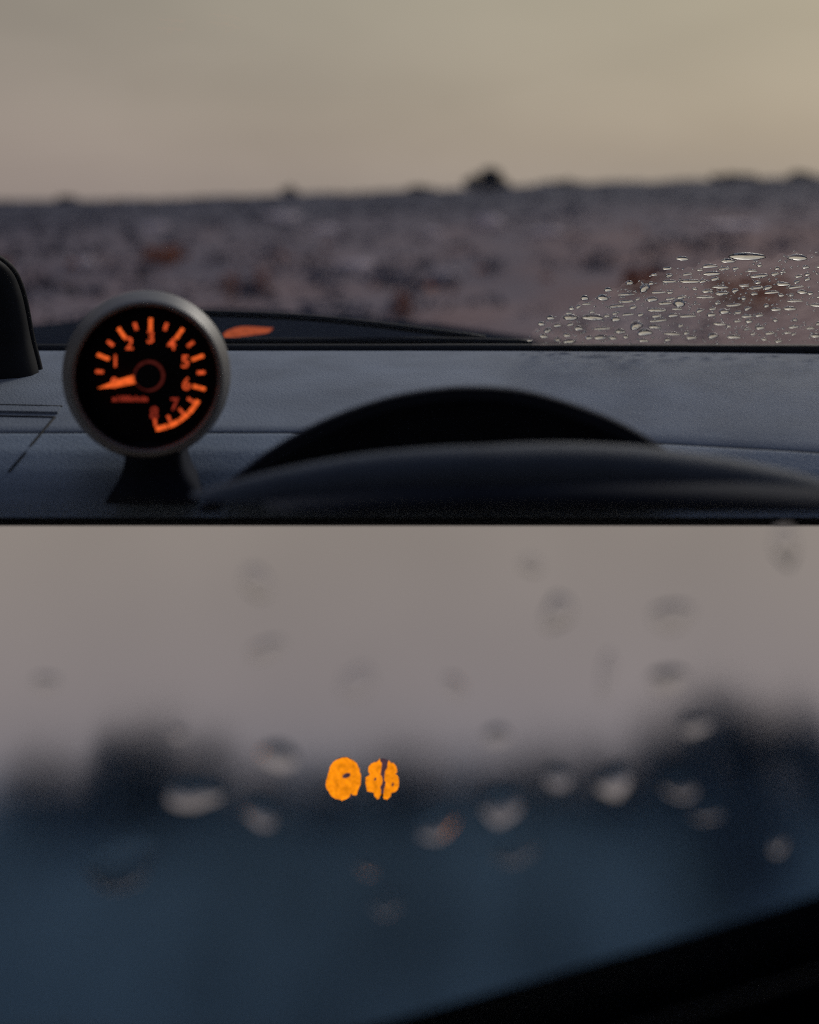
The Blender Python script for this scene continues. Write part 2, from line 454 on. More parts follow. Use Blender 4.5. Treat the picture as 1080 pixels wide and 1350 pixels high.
# ------------------------------------------------------------------ bonnet and wiper
t = thing('bonnet', 'matt black car bonnet rising just beyond the windscreen base', 'bonnet', (0, 1.3, EZ - 0.45))
TOP = [(-700, 470), (-200, 445), (50, 428), (150, 417), (250, 407), (330, 410), (400, 417), (500, 424), (600, 434), (700, 449), (850, 470), (1400, 520)]
V, Fc = [], []
prof = [(1.32, -0.020), (1.45, -0.008), (1.65, 0.0), (1.9, 0.0), (2.2, -0.03), (2.45, -0.10), (2.5, -0.3)]
for (yy, dz) in prof:
    for i in range(61):
        px = -700 + 2100*i/60
        x = (px-540)/F*1.9
        zc = -(lerp(TOP, px)-HZ)/F*1.9
        V.append((x, yy, EZ + zc + dz))
for j in range(len(prof)-1):
    for i in range(60):
        a = j*61+i; Fc.append((a, a+1, a+62, a+61))
bo = mk('panel', V, Fc, M['bonnet'], t)
bo.modifiers.new('s', 'SOLIDIFY').thickness = 0.004
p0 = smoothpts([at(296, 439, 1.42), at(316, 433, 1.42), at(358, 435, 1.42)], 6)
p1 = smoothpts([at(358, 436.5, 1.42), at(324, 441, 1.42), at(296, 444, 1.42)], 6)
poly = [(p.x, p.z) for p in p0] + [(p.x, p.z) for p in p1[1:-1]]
streak = mk('amber_reflection', *prism(poly[::-1], 1.405, 1.44), M['amber'], t, smooth=False)  # glowing piece added to imitate the gauge's orange reflection
streak['label'] = 'small glowing sliver standing for an amber reflection on the bonnet'
t = thing('wiper', 'black wiper lying along the windscreen base', 'wiper', at(300, 452, 1.24))
mk('blade', *tube(smoothpts([at(255, 450, 1.235), at(420, 450, 1.235), at(560, 449, 1.235), at(700, 452, 1.235)], 6), 0.0042, 8), M['rubber'], t)
mk('arm', *tube(smoothpts([at(240, 412, 1.245), at(420, 420, 1.25), at(640, 446, 1.25)], 6), [0.004]*12 + [0.003], 8), M['rubber'], t)

# ------------------------------------------------------------------ upper windscreen with rain
P0 = Vector((0, 1.17, EZ - 0.170)); SL = 0.65
UP = Vector((0, -1, SL)).normalized(); NA = Vector((0, SL, 1)).normalized(); UX = Vector((1, 0, 0))
def on_plane(px, py, P, n):
    d = Vector(((px-540)/F, 1, -(py-HZ)/F)); E = Vector((0, 0, EZ))
    return E + d * ((P - E).dot(n) / d.dot(n))
ws = thing('windscreen', 'raked car windscreen above the dashboard, right corner covered in raindrops', 'windscreen', P0)
Lg = 0.95
def slab(P, u, v, n, u0, u1, v0, v1, th):
    c = [P + u*a + v*b for a, b in ((u0, v0), (u1, v0), (u1, v1), (u0, v1))]
    return [*c, *[q - n*th for q in c]], [(0, 1, 2, 3), (7, 6, 5, 4), (0, 4, 5, 1), (1, 5, 6, 2), (2, 6, 7, 3), (3, 7, 4, 0)]
mk('glass', *slab(P0, UX, UP, NA, -0.95, 0.95, 0.0, Lg, 0.005), M['glass'], ws, smooth=False, recalc=True)
mk('bottom_seal', *tube([P0 + UX*x + UP*0.003 - NA*0.003 + Vector((0, 0, -0.003*max(0, (x-0.05)/0.4))) for x in [-0.95 + 1.9*i/40 for i in range(41)]], [0.0075 + 0.003*max(0, i-20)/10 for i in range(41)], 10), M['rubber'], ws)

def dome(seed, nu=18, nv=5, tail=0.0):
    r = random.Random(seed); ph = [r.uniform(0, 6.28) for _ in range(4)]
    am = [r.uniform(0.04, 0.16), r.uniform(0.03, 0.10), r.uniform(0.02, 0.06)]
    V, Fc = [(0, 0, 1)], []
    for j in range(1, nv+1):
        t = j/nv
        for i in range(nu):
            a = 2*math.pi*i/nu
            rr = 1 + am[0]*math.cos(2*a+ph[0]) + am[1]*math.cos(3*a+ph[1]) + am[2]*math.cos(5*a+ph[2])
            s = math.sin(t*math.pi/2)
            V.append((math.cos(a)*rr*s, math.sin(a)*rr*s, math.cos(t*math.pi/2) if j < nv else 0))
    for i in range(nu): Fc.append((0, 1+i, 1+(i+1) % nu))
    for j in range(nv-1):
        for i in range(nu):
            a = 1+j*nu+i; b = 1+j*nu+(i+1) % nu
            Fc.append((a, a+nu, b+nu, b))
    o = 1+(nv-1)*nu
    Fc.append(tuple(o+i for i in range(nu))[::-1])
    return V, Fc
DOME = [dome(s) for s in range(6)]
DMESH = []
for k, (v, f) in enumerate(DOME):
    me = bpy.data.meshes.new('raindrop'); me.from_pydata(v, [], f); me.materials.append(M['water'])
    b_ = bmesh.new(); b_.from_mesh(me); bmesh.ops.recalc_face_normals(b_, faces=b_.faces[:]); b_.to_mesh(me); b_.free()
    me.polygons.foreach_set('use_smooth', [len(p.vertices) < 10 for p in me.polygons]); me.update(); DMESH.append(me)

def drop(parent, c, u, v, n, a, b, h, rot, k, meshes=DMESH):
    o = bpy.data.objects.new('raindrop', meshes[k % 6]); col.objects.link(o); o.parent = parent
    uu = u*math.cos(rot) + v*math.sin(rot); vv = -u*math.sin(rot) + v*math.cos(rot)
    m = Matrix((( *(uu*a),), (*(vv*b),), (*(n*h),))).transposed().to_4x4()
    m.translation = c - wloc(parent)
    o.matrix_local = m
    return o

BND = [(690, 452), (705, 436), (730, 419), (760, 402), (800, 382), (850, 364), (900, 350), (950, 340), (1000, 335), (1100, 330)]
rng = random.Random(21)
placed = []
def dropA(px, py, wpx, hpx, hz=None, rot=0.0):
    c = on_plane(px, py, P0, NA) + NA*0.0003
    Y = c.y; a = wpx*1.2/2/F*Y; b = hpx*1.15/2/F*Y/0.56
    drop(ws, c, UX, UP, NA, a, b, hz or min(a, b)*1.0, rot, rng.randrange(6))
    placed.append((px, py, wpx))
for px, py, ww, hh in [(985, 340, 38, 7), (1052, 341, 22, 6), (850, 381, 11, 9), (896, 401, 13, 9), (839, 431, 14, 9), (850, 440, 15, 7),
    (782, 420, 24, 6), (752, 420, 15, 6), (795, 394, 13, 6), (771, 394, 9, 5), (812, 422, 10, 5), (818, 438, 12, 5), (802, 383, 9, 4),
    (910, 372, 22, 4), (933, 385, 12, 4), (952, 388, 14, 4), (936, 352, 16, 4), (960, 345, 16, 4), (900, 342, 14, 4), (860, 396, 12, 5),
    (866, 410, 20, 4), (955, 412, 11, 5), (938, 416, 10, 4), (940, 444, 12, 5), (912, 446, 12, 4), (864, 432, 14, 4), (722, 437, 9, 5),
    (714, 428, 8, 4), (763, 434, 10, 5), (748, 443, 9, 4), (792, 446, 14, 5), (735, 430, 8, 4), (726, 420, 9, 4), (1058, 386, 12, 4),
    (1022, 362, 10, 3), (985, 418, 12, 3), (1015, 440, 12, 3), (1046, 432, 10, 3), (880, 355, 10, 3), (830, 374, 8, 4), (835, 406, 9, 4)]:
    dropA(px, py, ww, hh)
tries = 0
while len(placed) < 165 and tries < 9000:
    tries += 1
    px = rng.uniform(692, 1130); py = rng.uniform(330, 452)
    if py < lerp(BND, px) + (2 if rng.random() > 0.04 else -14): continue
    if px > 960 and rng.random() < 0.45: continue
    ww = rng.choice([6, 7, 8, 10, 12, 15, 19]); hh = rng.uniform(2.4, 4.2)
    if any(abs(px-q[0]) < (ww+q[2])/2 + 1 and abs(py-q[1]) < 6 for q in placed): continue
    dropA(px, py, ww, hh, rot=rng.uniform(-0.2, 0.25))
V, Fc = [], []
for _ in range(1700):
    px = rng.uniform(686, 1650); py = rng.uniform(328, 454)
    if py < lerp(BND, px) + rng.uniform(-3, 3): continue
    c = on_plane(px, py, P0, NA) + NA*0.0003
    a = rng.uniform(0.8, 2.6)/F*c.y; b = rng.uniform(0.6, 1.3)/F*c.y/0.56; hz = min(a, b)*0.7
    o = len(V)
    for j, (s, zz) in enumerate(((1, 0), (0.7, 0.7))):
        for i in range(7):
            t_ = 2*math.pi*i/7; V.append(c + UX*math.cos(t_)*a*s + UP*math.sin(t_)*b*s + NA*hz*zz)
    V.append(c + NA*hz)
    for i in range(7):
        j = (i+1) % 7
        Fc += [(o+i, o+j, o+7+j, o+7+i), (o+7+i, o+7+j, o+14)]
    Fc.append(tuple(o+i for i in range(7))[::-1])
mk('fine_droplets', V, Fc, M['water'], ws, kind='stuff', recalc=True)
# spray film over the unswept corner
pts = [on_plane(px, lerp(BND, px) + 3 + 3*math.sin(px*0.31) + 3*math.sin(px*0.113), P0, NA) + NA*0.0002 for px in range(702, 1101, 5)] + [on_plane(1700, 330, P0, NA) + NA*0.0002, on_plane(1700, 462, P0, NA) + NA*0.0002, on_plane(702, 462, P0, NA) + NA*0.0002]
mk('spray_film', pts, [tuple(range(len(pts)))], M['film'], ws, smooth=False)

# pillar at the left
t = thing('windscreen_pillar', 'dark windscreen pillar trim at the left end of the dashboard', 'pillar', at(20, 512, 1.0))
edge = smoothpts([(-560, -330, 0.55), (-360, 0, 0.70), (-190, 220, 0.86), (-60, 318, 0.95), (-4, 350, 0.99), (18, 385, 1.02), (32, 450, 1.04), (44, 505, 1.04), (30, 520, 1.04)], 6)
V, Fc = [], []
for p in edge:
    q = at(p[0], p[1], p[2])
    for dx, dy in ((-0.22, 0.03), (-0.012, 0.03), (-0.003, 0.026), (0.0, 0.018), (-0.003, 0.006), (-0.012, -0.002), (-0.05, -0.012), (-0.22, -0.02)):
        V.append((q.x + dx, q.y + dy, q.z))
for i in range(len(edge)-1):
    for j in range(7):
        a = i*8+j; Fc.append((a, a+1, a+9, a+8))
mk('trim', V, Fc, M['rubber'], t, recalc=True)
mk('edge_seal', *tube([at(p[0], p[1], p[2]) + Vector((-0.004, 0.03, 0)) for p in edge], 0.004, 8), M['rubber'], t)

# ------------------------------------------------------------------ cabin lining round the camera
M['lining'] = plain('cabin_lining', (0.16, 0.17, 0.19), 0.9, 0.1)
cab = bpy.data.objects.new('cabin', None); col.objects.link(cab); cab['kind'] = 'structure'; cab.location = (0, 0.2, 0.2)
mk('roof_lining', *box(-0.95, 0.95, -0.9, 0.40, EZ + 0.30, EZ + 0.33), M['lining'], cab, smooth=False)
for sx in (-1, 1):
    mk('door_panel', *box(min(sx*0.95, sx*0.98), max(sx*0.95, sx*0.98), -0.9, 1.0, EZ - 1.1, EZ - 0.12), M['lining'], cab, smooth=False)
mk('rear_panel', *box(-0.95, 0.95, -0.93, -0.9, EZ - 1.1, EZ + 0.33), M['lining'], cab, smooth=False)
mk('floor_panel', *box(-0.95, 0.95, -0.9, 0.35, EZ - 1.13, EZ - 1.1), M['lining'], cab, smooth=False)

# ------------------------------------------------------------------ dashboard
da = thing('dashboard', 'blue grey vinyl dashboard under the upper windscreen', 'dashboard', (0, 0.95, EZ - 0.246))
DP = [(0.824, -0.2455), (0.825, -0.2440), (0.829, -0.2370), (0.838, -0.2270), (0.850, -0.2170), (0.868, -0.2065), (0.90, -0.1966), (1.0, -0.1815), (1.10, -0.1715), (1.15, -0.1690), (1.175, -0.1705), (1.19, -0.178)]
def crown(x): return -0.004*((x)/0.5)**2 if x > 0 else 0
def dz(Y, x): return lerp(DP, Y) + crown(x)*min(1, max(0, (Y-0.825)/0.1))
def YS(x):                     # the seam between the upper and the lower panel
    return 0.897 - 0.036*max(0, (x - 0.05)/0.35)
def dash_panel(name, ysf, mat, edge_first, x0=-0.95, x1=0.95, nx=70):
    V, Fc = [], []
    n = 0
    for i in range(nx+1):
        x = x0 + (x1-x0)*i/nx
        pts = [(yy, dz(yy, x)) for yy in ysf(x)]
        if edge_first: pts = [(pts[0][0] - 0.0004, pts[0][1] - 0.006), (pts[0][0], pts[0][1] - 0.001)] + [(pts[0][0] + 0.0012, dz(pts[0][0] + 0.0012, x))] + pts[1:]
        else: pts = pts[:-1] + [(pts[-1][0] - 0.0012, dz(pts[-1][0] - 0.0012, x)), (pts[-1][0], pts[-1][1] - 0.001), (pts[-1][0] + 0.0004, pts[-1][1] - 0.006)]
        n = len(pts)
        V += [(x, yy, EZ + zz) for yy, zz in pts]
    for i in range(nx):
        for j in range(n-1):
            a = i*n+j; Fc.append((a, a+n, a+n+1, a+1))
    return mk(name, V, Fc, mat, da)
dash_panel('top_panel', lambda x: [YS(x) + 0.0012 + (1.19 - YS(x))*(k/22) for k in range(23)], M['dash'], True)
dash_panel('front_panel', lambda x: [0.824 + (YS(x) - 0.0012 - 0.824)*(k/22)**1.5 for k in range(23)], M['dash2'], False)
mk('panel_joint', *tube([(x, YS(x), EZ + dz(YS(x), x) - 0.0025) for x in [-0.95 + 1.9*i/60 for i in range(61)]], 0.0018, 8), M['rubber'], da)
mk('base_board', *box(-0.95, 0.95, 0.8245, 1.19, EZ - 0.2475, EZ - 0.2450), M['rubber'], da, smooth=False)
# corner vent panel and its rubber joints on the left
def on_dash(px, py, lift=0.0):
    """point on the dashboard seen at this row"""
    Y = 1.18
    while Y > 0.826 and HZ - dz(Y, 0)*F/Y < py: Y -= 0.0005
    x = (px-540)/F*Y
    return Vector((x, Y, EZ + dz(Y, x) + lift))
for a, b in (((-160, 530), (82, 536)), ((-160, 545), (72, 550)), ((72, 550), (12, 622))):
    mk('trim_joint', *tube([on_dash(a[0] + (b[0]-a[0])*k/6, a[1] + (b[1]-a[1])*k/6, -0.0002) for k in range(7)], 0.0013, 8), M['rubber'], da)
A = [on_dash(-160, 534), on_dash(80, 539), on_dash(76, 546), on_dash(-160, 541)]
mk('vent_strip', [p + Vector((0, 0, 0.0022)) for p in A] + [p - Vector((0, 0, 0.001)) for p in A],
   [(3, 2, 1, 0), (4, 5, 6, 7), (0, 1, 5, 4), (1, 2, 6, 5), (2, 3, 7, 6), (3, 0, 4, 7)], M['dash'], da, smooth=False)

# instrument hood
ARC = smoothpts([(262, 676), (288, 652), (320, 624), (360, 594), (410, 565), (460, 543), (520, 524), (580, 514), (630, 512), (690, 517), (750, 533), (810, 556), (860, 584), (905, 618), (940, 676)], 4)
YH = 0.705
V, Fc = [], []
rows = []
cx = 610
for (dy, sc, dz) in ((0.0, 1.0, 0.0), (0.004, 1.012, 0.0008), (0.02, 1.005, -0.003), (0.08, 1.0, -0.018), (0.14, 1.0, -0.036), (0.18, 1.0, -0.06)):
    row = []
    for p in ARC:
        q = at(cx + (p[0]-cx)*sc, p[1], YH); row.append(len(V)); V.append((q.x, YH+dy, max(q.z + dz, EZ - 0.2225)))
    rows.append(row)
inner = []
for (dy, sc) in ((0.0, 0.93), (0.05, 0.90)):
    row = []
    for p in ARC:
        q = at(cx + (p[0]-cx)*sc, 676 - (676-p[1])*(sc - 0.02), YH); row.append(len(V)); V.append((q.x, YH+dy, q.z))
    inner.append(row)
order = [inner[1], inner[0]] + rows
for r0, r1 in zip(order, order[1:]):
    for i in range(len(ARC)-1): Fc.append((r0[i], r0[i+1], r1[i+1], r1[i]))
Fc.append(tuple(inner[1]))
ho = autosmooth(mk('instrument_hood', V, Fc, M['hood'], da), 50)
ho['label'] = 'arched black instrument hood in the middle of the dashboard'

# steering wheel: top of the rim rising in front of the hood, hub pad behind it
YW = 0.615
t = thing('steering_wheel', 'dark steering wheel rim arching in front of the instrument hood', 'steering wheel', at(640, 676, YW))
def cut(o, z):
    """trim the mesh flush with the ledge it stands on"""
    b_ = bmesh.new(); b_.from_mesh(o.data)
    r_ = bmesh.ops.bisect_plane(b_, geom=b_.verts[:] + b_.edges[:] + b_.faces[:], plane_co=(0, 0, z - wloc(o.parent).z), plane_no=(0, 0, -1), clear_outer=True)
    b_.to_mesh(o.data); b_.free(); o.data.update()
rimc = smoothpts([(60, 800), (150, 750), (230, 715), (310, 688), (400, 664), (500, 645), (610, 634), (720, 631), (830, 637), (920, 649), (1000, 664), (1080, 684), (1180, 715)], 6)
path = []
for p in rimc:
    q = at(p[0], p[1], YW); path.append((q.x, YW + 0.02*abs(p[0]-640)/400, q.z))
rim = mk('rim', *tube(path, 0.0185, 30), M['wheel'], t)
cut(rim, EZ - (678 - HZ)/F*(YW - 0.02))
hp = smoothpts([(250, 700), (330, 680), (430, 665), (530, 655), (640, 650), (780, 648), (900, 652), (1000, 658), (1150, 670), (1300, 700)], 5)
V, Fc = [], []
YK = 0.585
for p in hp:
    q = at(p[0], p[1], YK); zb_ = EZ - (720 - HZ)/F*YK
    V += [(q.x, YK + 0.03, q.z + 0.001), (q.x, YK + 0.010, q.z), (q.x, YK + 0.003, q.z - 0.002), (q.x, YK, q.z - 0.006), (q.x, YK, zb_), (q.x, YK + 0.03, zb_)]
for i in range(len(hp)-1):
    for j in range(6):
        k = (j+1) % 6; Fc.append((i*6+j, i*6+k, i*6+6+k, i*6+6+j))
hub = mk('hub_pad', V, Fc, M['hood'], t, recalc=True)
cut(hub, EZ - (677 - HZ)/F*YK)

# ------------------------------------------------------------------ tachometer
YG = 0.795; PX = YG/F
C = at(193, 498, YG)
tg = thing('tachometer', 'round rev counter with glowing orange numerals on the left of the dashboard', 'gauge', (C.x, YG + 0.04, EZ - 0.235))
def lathe(prof, seg=72, c=C):
    """profile (radius, dy) revolved about the gauge axis (Y)"""
    V, Fc = [], []
    for r, dy in prof:
        for k in range(seg):
            a = 2*math.pi*k/seg
            V.append((c.x*(1 + dy/YG) + math.cos(a)*r, YG + dy, c.z + (c.z - EZ)*0.5*dy/YG + math.sin(a)*r))
    for j in range(len(prof)-1):
        for k in range(seg):
            k2 = (k+1) % seg
            Fc.append((j*seg+k, j*seg+k2, (j+1)*seg+k2, (j+1)*seg+k))
    return V, Fc
bz = [(95*PX, 0.004), (96.3*PX, -0.0005), (98.5*PX, -0.0018), (102*PX, 0.0015), (106*PX, 0.008), (110*PX, 0.016), (114*PX, 0.022), (115*PX, 0.026), (114*PX, 0.028)]
mk('bezel', *lathe(bz), M['bezel'], tg)
mk('cup', *lathe([(114*PX, 0.0275), (112*PX, 0.04), (104*PX, 0.058), (85*PX, 0.068), (40*PX, 0.072), (0.001, 0.072)]), M['cup'], tg)
mk('inner_ring', *lathe([(95.2*PX, 0.0038), (93*PX, 0.010), (92*PX, 0.0125)]), M['dial'], tg)
YD = 0.013
V, Fc = lathe([(93*PX, YD), (0.0005, YD)])
dial = mk('dial', V, Fc, M['dial'], tg, smooth=False)
sb = smoothpts([(-38, 92), (-34, 110), (-40, 135), (-55, 160), (-70, 190)], 5)
def strip_prism(half, y0, y1):
    L_ = [(C.x + p[0]*PX, C.z - p[1]*PX) for p in half]; R_ = [(C.x - p[0]*PX, C.z - p[1]*PX) for p in half]
    return prism(L_ + R_[::-1], y0, y1)
mk('stand', *strip_prism([p for p in sb if p[1] < 178], YG + 0.012, YG + 0.055), M['hood'], tg, recalc=True)

def flat(name, poly, mat, parent, dy=0.0, th=0.0006):
    """poly in gauge pixels (x right, y up)"""
    V, Fc = prism([(C.x + x*PX, C.z + y*PX) for x, y in poly], YG + YD - 0.0008 - dy - th, YG + YD - 0.0008 - dy)
    return mk(name, V, Fc, mat, parent, smooth=False)
ang = lambda n: R(193.6 - 34.7*n)
def bar(a, r0, r1, w0, w1=None):
    w1 = w0 if w1 is None else w1
    c, s = math.cos(a), math.sin(a)
    return [(c*r0 - s*w0/2, s*r0 + c*w0/2), (c*r1 - s*w1/2, s*r1 + c*w1/2), (c*r1 + s*w1/2, s*r1 - c*w1/2), (c*r0 + s*w0/2, s*r0 - c*w0/2)]
for k in range(1, 15):
    n = k/2
    if n > 6.4: continue
    big = k % 2 == 0
    flat('tick_mark', bar(ang(n), 59 if big else 63, 76 if big else 73, 4.6 if big else 4.2), M['orange'] if big else M['num'], dial)
for n in (6.5, 7.0, 7.5, 8.0):
    flat('tick_mark', bar(ang(n), 59, 69, 3.4), M['num'], dial)
# red-line arc in blocks
for a0, a1 in ((-28, -44), (-45.5, -57), (-58.5, -70), (-71.5, -84)):
    o_ = []; i_ = []
    for k in range(7):
        a = R(a0 + (a1-a0)*k/6)
        o_.append((math.cos(a)*75.5, math.sin(a)*75.5)); i_.append((math.cos(a)*69.5, math.sin(a)*69.5))
    flat('redline_block', o_ + i_[::-1], M['orange'], dial)

def text(name, s, size, cx_, cy_, mat, parent, dy=0.0, bold=0.0):
    cu = bpy.data.curves.new(name, 'FONT'); cu.body = s; cu.size = size; cu.align_x = 'CENTER'; cu.align_y = 'CENTER'
    cu.extrude = 0.25; cu.offset = bold
    to = bpy.data.objects.new(name, cu); col.objects.link(to)
    dg = bpy.context.evaluated_depsgraph_get(); me = bpy.data.meshes.new_from_object(to.evaluated_get(dg))
    bpy.data.objects.remove(to); bpy.data.curves.remove(cu)
    vs_ = [(C.x + (cx_ + v.co.x)*PX, YG + YD - 0.0012 - dy - v.co.z*0.0012, C.z + (cy_ + v.co.y)*PX) for v in me.vertices]
    fs_ = [tuple(p.vertices) for p in me.polygons]
    bpy.data.meshes.remove(me)
    return mk(name, vs_, fs_, mat, parent, smooth=False)
for n in range(1, 9):
    rr = 50
    text('numeral', str(n), 23, math.cos(ang(n))*rr, math.sin(ang(n))*rr - (2 if n in (7, 8) else 0), M['num'] if n < 7 else M['dim'], dial, bold=0.2)
text('lettering', 'x1000r/min', 10.2, -27, -32, M['dim'], dial, bold=0.25)
text('numeral', '0', 19, -48, -11, M['num'], dial, bold=0.4)
# needle and hub
nd = flat('needle', bar(ang(0), 18, 46, 11, 8.5) [0:2] + [(math.cos(ang(0))*71, math.sin(ang(0))*71)] + bar(ang(0), 18, 46, 11, 8.5)[2:], M['orange'], tg, dy=0.003, th=0.001)
ring_o = [(math.cos(R(k*6))*20.5, math.sin(R(k*6))*20.5) for k in range(60)]
flat('hub_ring', ring_o, M['ring'], tg, dy=0.0035, th=0.0008)
flat('hub_cap', [(x*0.84, y*0.84) for x, y in ring_o], M['dial'], tg, dy=0.0045, th=0.003)

# ------------------------------------------------------------------ the view below: sky, field and trees beyond the misted windscreen
YB = 34.0
def zB(py, Y): return EZ - (py-HZ)/F*Y
m, tt, oo = newmat('dusk_sky')
em = tt.nodes.new('ShaderNodeEmission'); tcn = tt.nodes.new('ShaderNodeTexCoord'); sp = tt.nodes.new('ShaderNodeSeparateXYZ')
tt.links.new(tcn.outputs['Object'], sp.inputs[0])
mr = tt.nodes.new('ShaderNodeMapRange'); tt.links.new(sp.outputs['Z'], mr.inputs[0])
mr.inputs[1].default_value = 0.0; mr.inputs[2].default_value = 13.0
rp = tt.nodes.new('ShaderNodeValToRGB'); tt.links.new(mr.outputs[0], rp.inputs[0])
rp.color_ramp.elements[0].color = (0.125, 0.130, 0.165, 1); rp.color_ramp.elements[1].color = (0.315, 0.265, 0.222, 1)
e = rp.color_ramp.elements.new(0.42); e.color = (0.255, 0.218, 0.212, 1)
nz = tt.nodes.new('ShaderNodeTexNoise'); nz.inputs['Scale'].default_value = 0.12; nz.inputs['Detail'].default_value = 4; tt.links.new(tcn.outputs['Object'], nz.inputs['Vector'])
mr2 = tt.nodes.new('ShaderNodeMapRange'); tt.links.new(nz.outputs['Fac'], mr2.inputs[0]); mr2.inputs[3].default_value = 0.82; mr2.inputs[4].default_value = 1.18
tt.links.new(rp.outputs[0], em.inputs[0]); tt.links.new(mr2.outputs[0], em.inputs[1]); tt.links.new(em.outputs[0], oo.inputs[0])
ZG = zB(1075, YB)
V, Fc = [], []
for i in range(41):
    a = R(-34 + 68*i/40)
    for zz in (-1.0, 4, 8, 12, 16, 19.5):
        V.append((math.sin(a)*80, math.cos(a)*80 - 43, ZG - 3 + zz*1.0 + 0))
for i in range(40):
    for j in range(5):
        q = i*6+j; Fc.append((q, q+1, q+7, q+6))
SKYB = mk('sky', V, Fc, m, None); SKYB['kind'] = 'structure'
off = Vector((0, 42, ZG - 3)); SKYB.data.transform(Matrix.Translation(-off)); SKYB.location = off

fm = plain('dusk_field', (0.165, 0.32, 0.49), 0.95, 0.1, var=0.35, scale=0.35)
V, Fc = [], []
for j in range(30):
    yy = 6 + 31.2*j/29
    for i in range(41):
        x = -42 + 84*i/40
        V.append((x, yy, ZG + 0.12*noise2(x*0.4, yy*0.4, 2) - 0.075*max(0, 34.5 - yy)**1.7))
for j in range(29):
    for i in range(40):
        a = j*41+i; Fc.append((a, a+1, a+42, a+41))
fo = mk('field', V, Fc, fm); fo['kind'] = 'structure'

em_ = mk('light_blocking_bank', *box(-44, 44, 1.25, 1.6, ZG - 0.5, EZ - 1.22), M['leafA'], None, smooth=False); em_['kind'] = 'structure'  # unseen bank added to keep light from behind off the field
rng = random.Random(5)
def tree(px, ytop, ybase, wpx, Y, label, n=900):
    Y = 33.6 + (Y - 29)*0.6
    X = (px-540)/F*Y; zt, zb_ = zB(ytop, Y), ZG
    zc0 = zB(ybase, Y); rw = wpx/F*Y/2
    t = thing('tree', label, 'tree', (X, Y, ZG), 'dark trees beyond the misted windscreen')
    H = zt - ZG
    br = [tube([(X, Y, ZG - 0.1), (X + 0.05, Y, ZG + H*0.35), (X - 0.04, Y, ZG + H*0.75)], [0.13, 0.09, 0.04], 8)]
    for k in range(6):
        a = k*1.05 + px
        br.append(tube([(X, Y, ZG + H*(0.25+0.06*k)), (X + math.cos(a)*rw*0.4, Y + math.sin(a)*rw*0.4, ZG + H*(0.45+0.06*k)), (X + math.cos(a)*rw*0.75, Y + math.sin(a)*rw*0.6, ZG + H*(0.6+0.05*k))], [0.05, 0.035, 0.015], 6))
    mk('trunk', *join(*br), M['bark'], t)
    parts = []
    for k in range(11):
        a = k*2.4 + px*0.1; d = 0.7*math.sqrt(k/11); hh = 0.16 + 0.62*((k*0.37 + 0.13) % 1)*(1 - 0.35*d)
        cc = (X + math.cos(a)*rw*d, Y + math.sin(a)*rw*d*0.7, ZG + H*hh)
        parts.append(leafquads(cc, (rw*0.5, rw*0.45, H*0.24), n//7, 0.15, rng))
    mk('crown', *join(*parts), M['leafN'], t, smooth=False)
for a in [(60, 1000, 1075, 130, 31, 'low dark tree at the far left of the treeline'),
          (185, 945, 1070, 150, 32, 'tallest dark tree in the left clump of the treeline'),
          (255, 970, 1065, 120, 31, 'dark tree at the right side of the left clump'),
          (120, 1010, 1095, 120, 29, 'dark bushy tree in front of the left clump'),
          (345, 1024, 1080, 90, 31, 'low dark tree left of the orange lamps'),
          (430, 1018, 1085, 90, 30, 'low dark tree directly behind the left orange lamp'),
          (545, 1000, 1080, 130, 31, 'dark tree just right of the orange lamps'),
          (640, 1016, 1070, 90, 32, 'low dark tree in the middle of the treeline, right of the lamps'),
          (730, 1000, 1065, 110, 32, 'dark tree between the middle and the right clump'),
          (800, 985, 1060, 100, 31, 'dark tree at the foot of the right clump'),
          (890, 918, 1050, 150, 31, 'left tree of the tall right clump'),
          (975, 902, 1040, 150, 32, 'tallest dark tree in the right clump'),
          (1060, 910, 1050, 130, 31, 'dark tree at the right end of the treeline')]:
    tree(*a)

bush(985, 1164, 125, 70, 31, 'low dark bush alone on the field at the lower right', None, 'leafN', 'bush', 'bush', 900)

# misted lower windscreen
PB = Vector((0, 0.850, EZ - 0.2530)); UB = Vector((0, -0.56, 0.83)).normalized(); NB = Vector((0, 0.83, 0.56)).normalized()  # NB points out of the car
wb = thing('misted_windscreen', 'misted windscreen showing dusk sky and blurred dark trees behind it', 'windscreen', PB)
mk('glass', *slab(PB, UX, UB, NB, -0.95, 0.95, -1.0, 0.0, 0.005), M['mist'], wb, smooth=False, recalc=True)
mk('top_seal', *tube([PB + UX*x - NB*0.002 for x in (-0.95, -0.4, 0, 0.4, 0.95)], 0.005, 8), M['rubber'], wb)
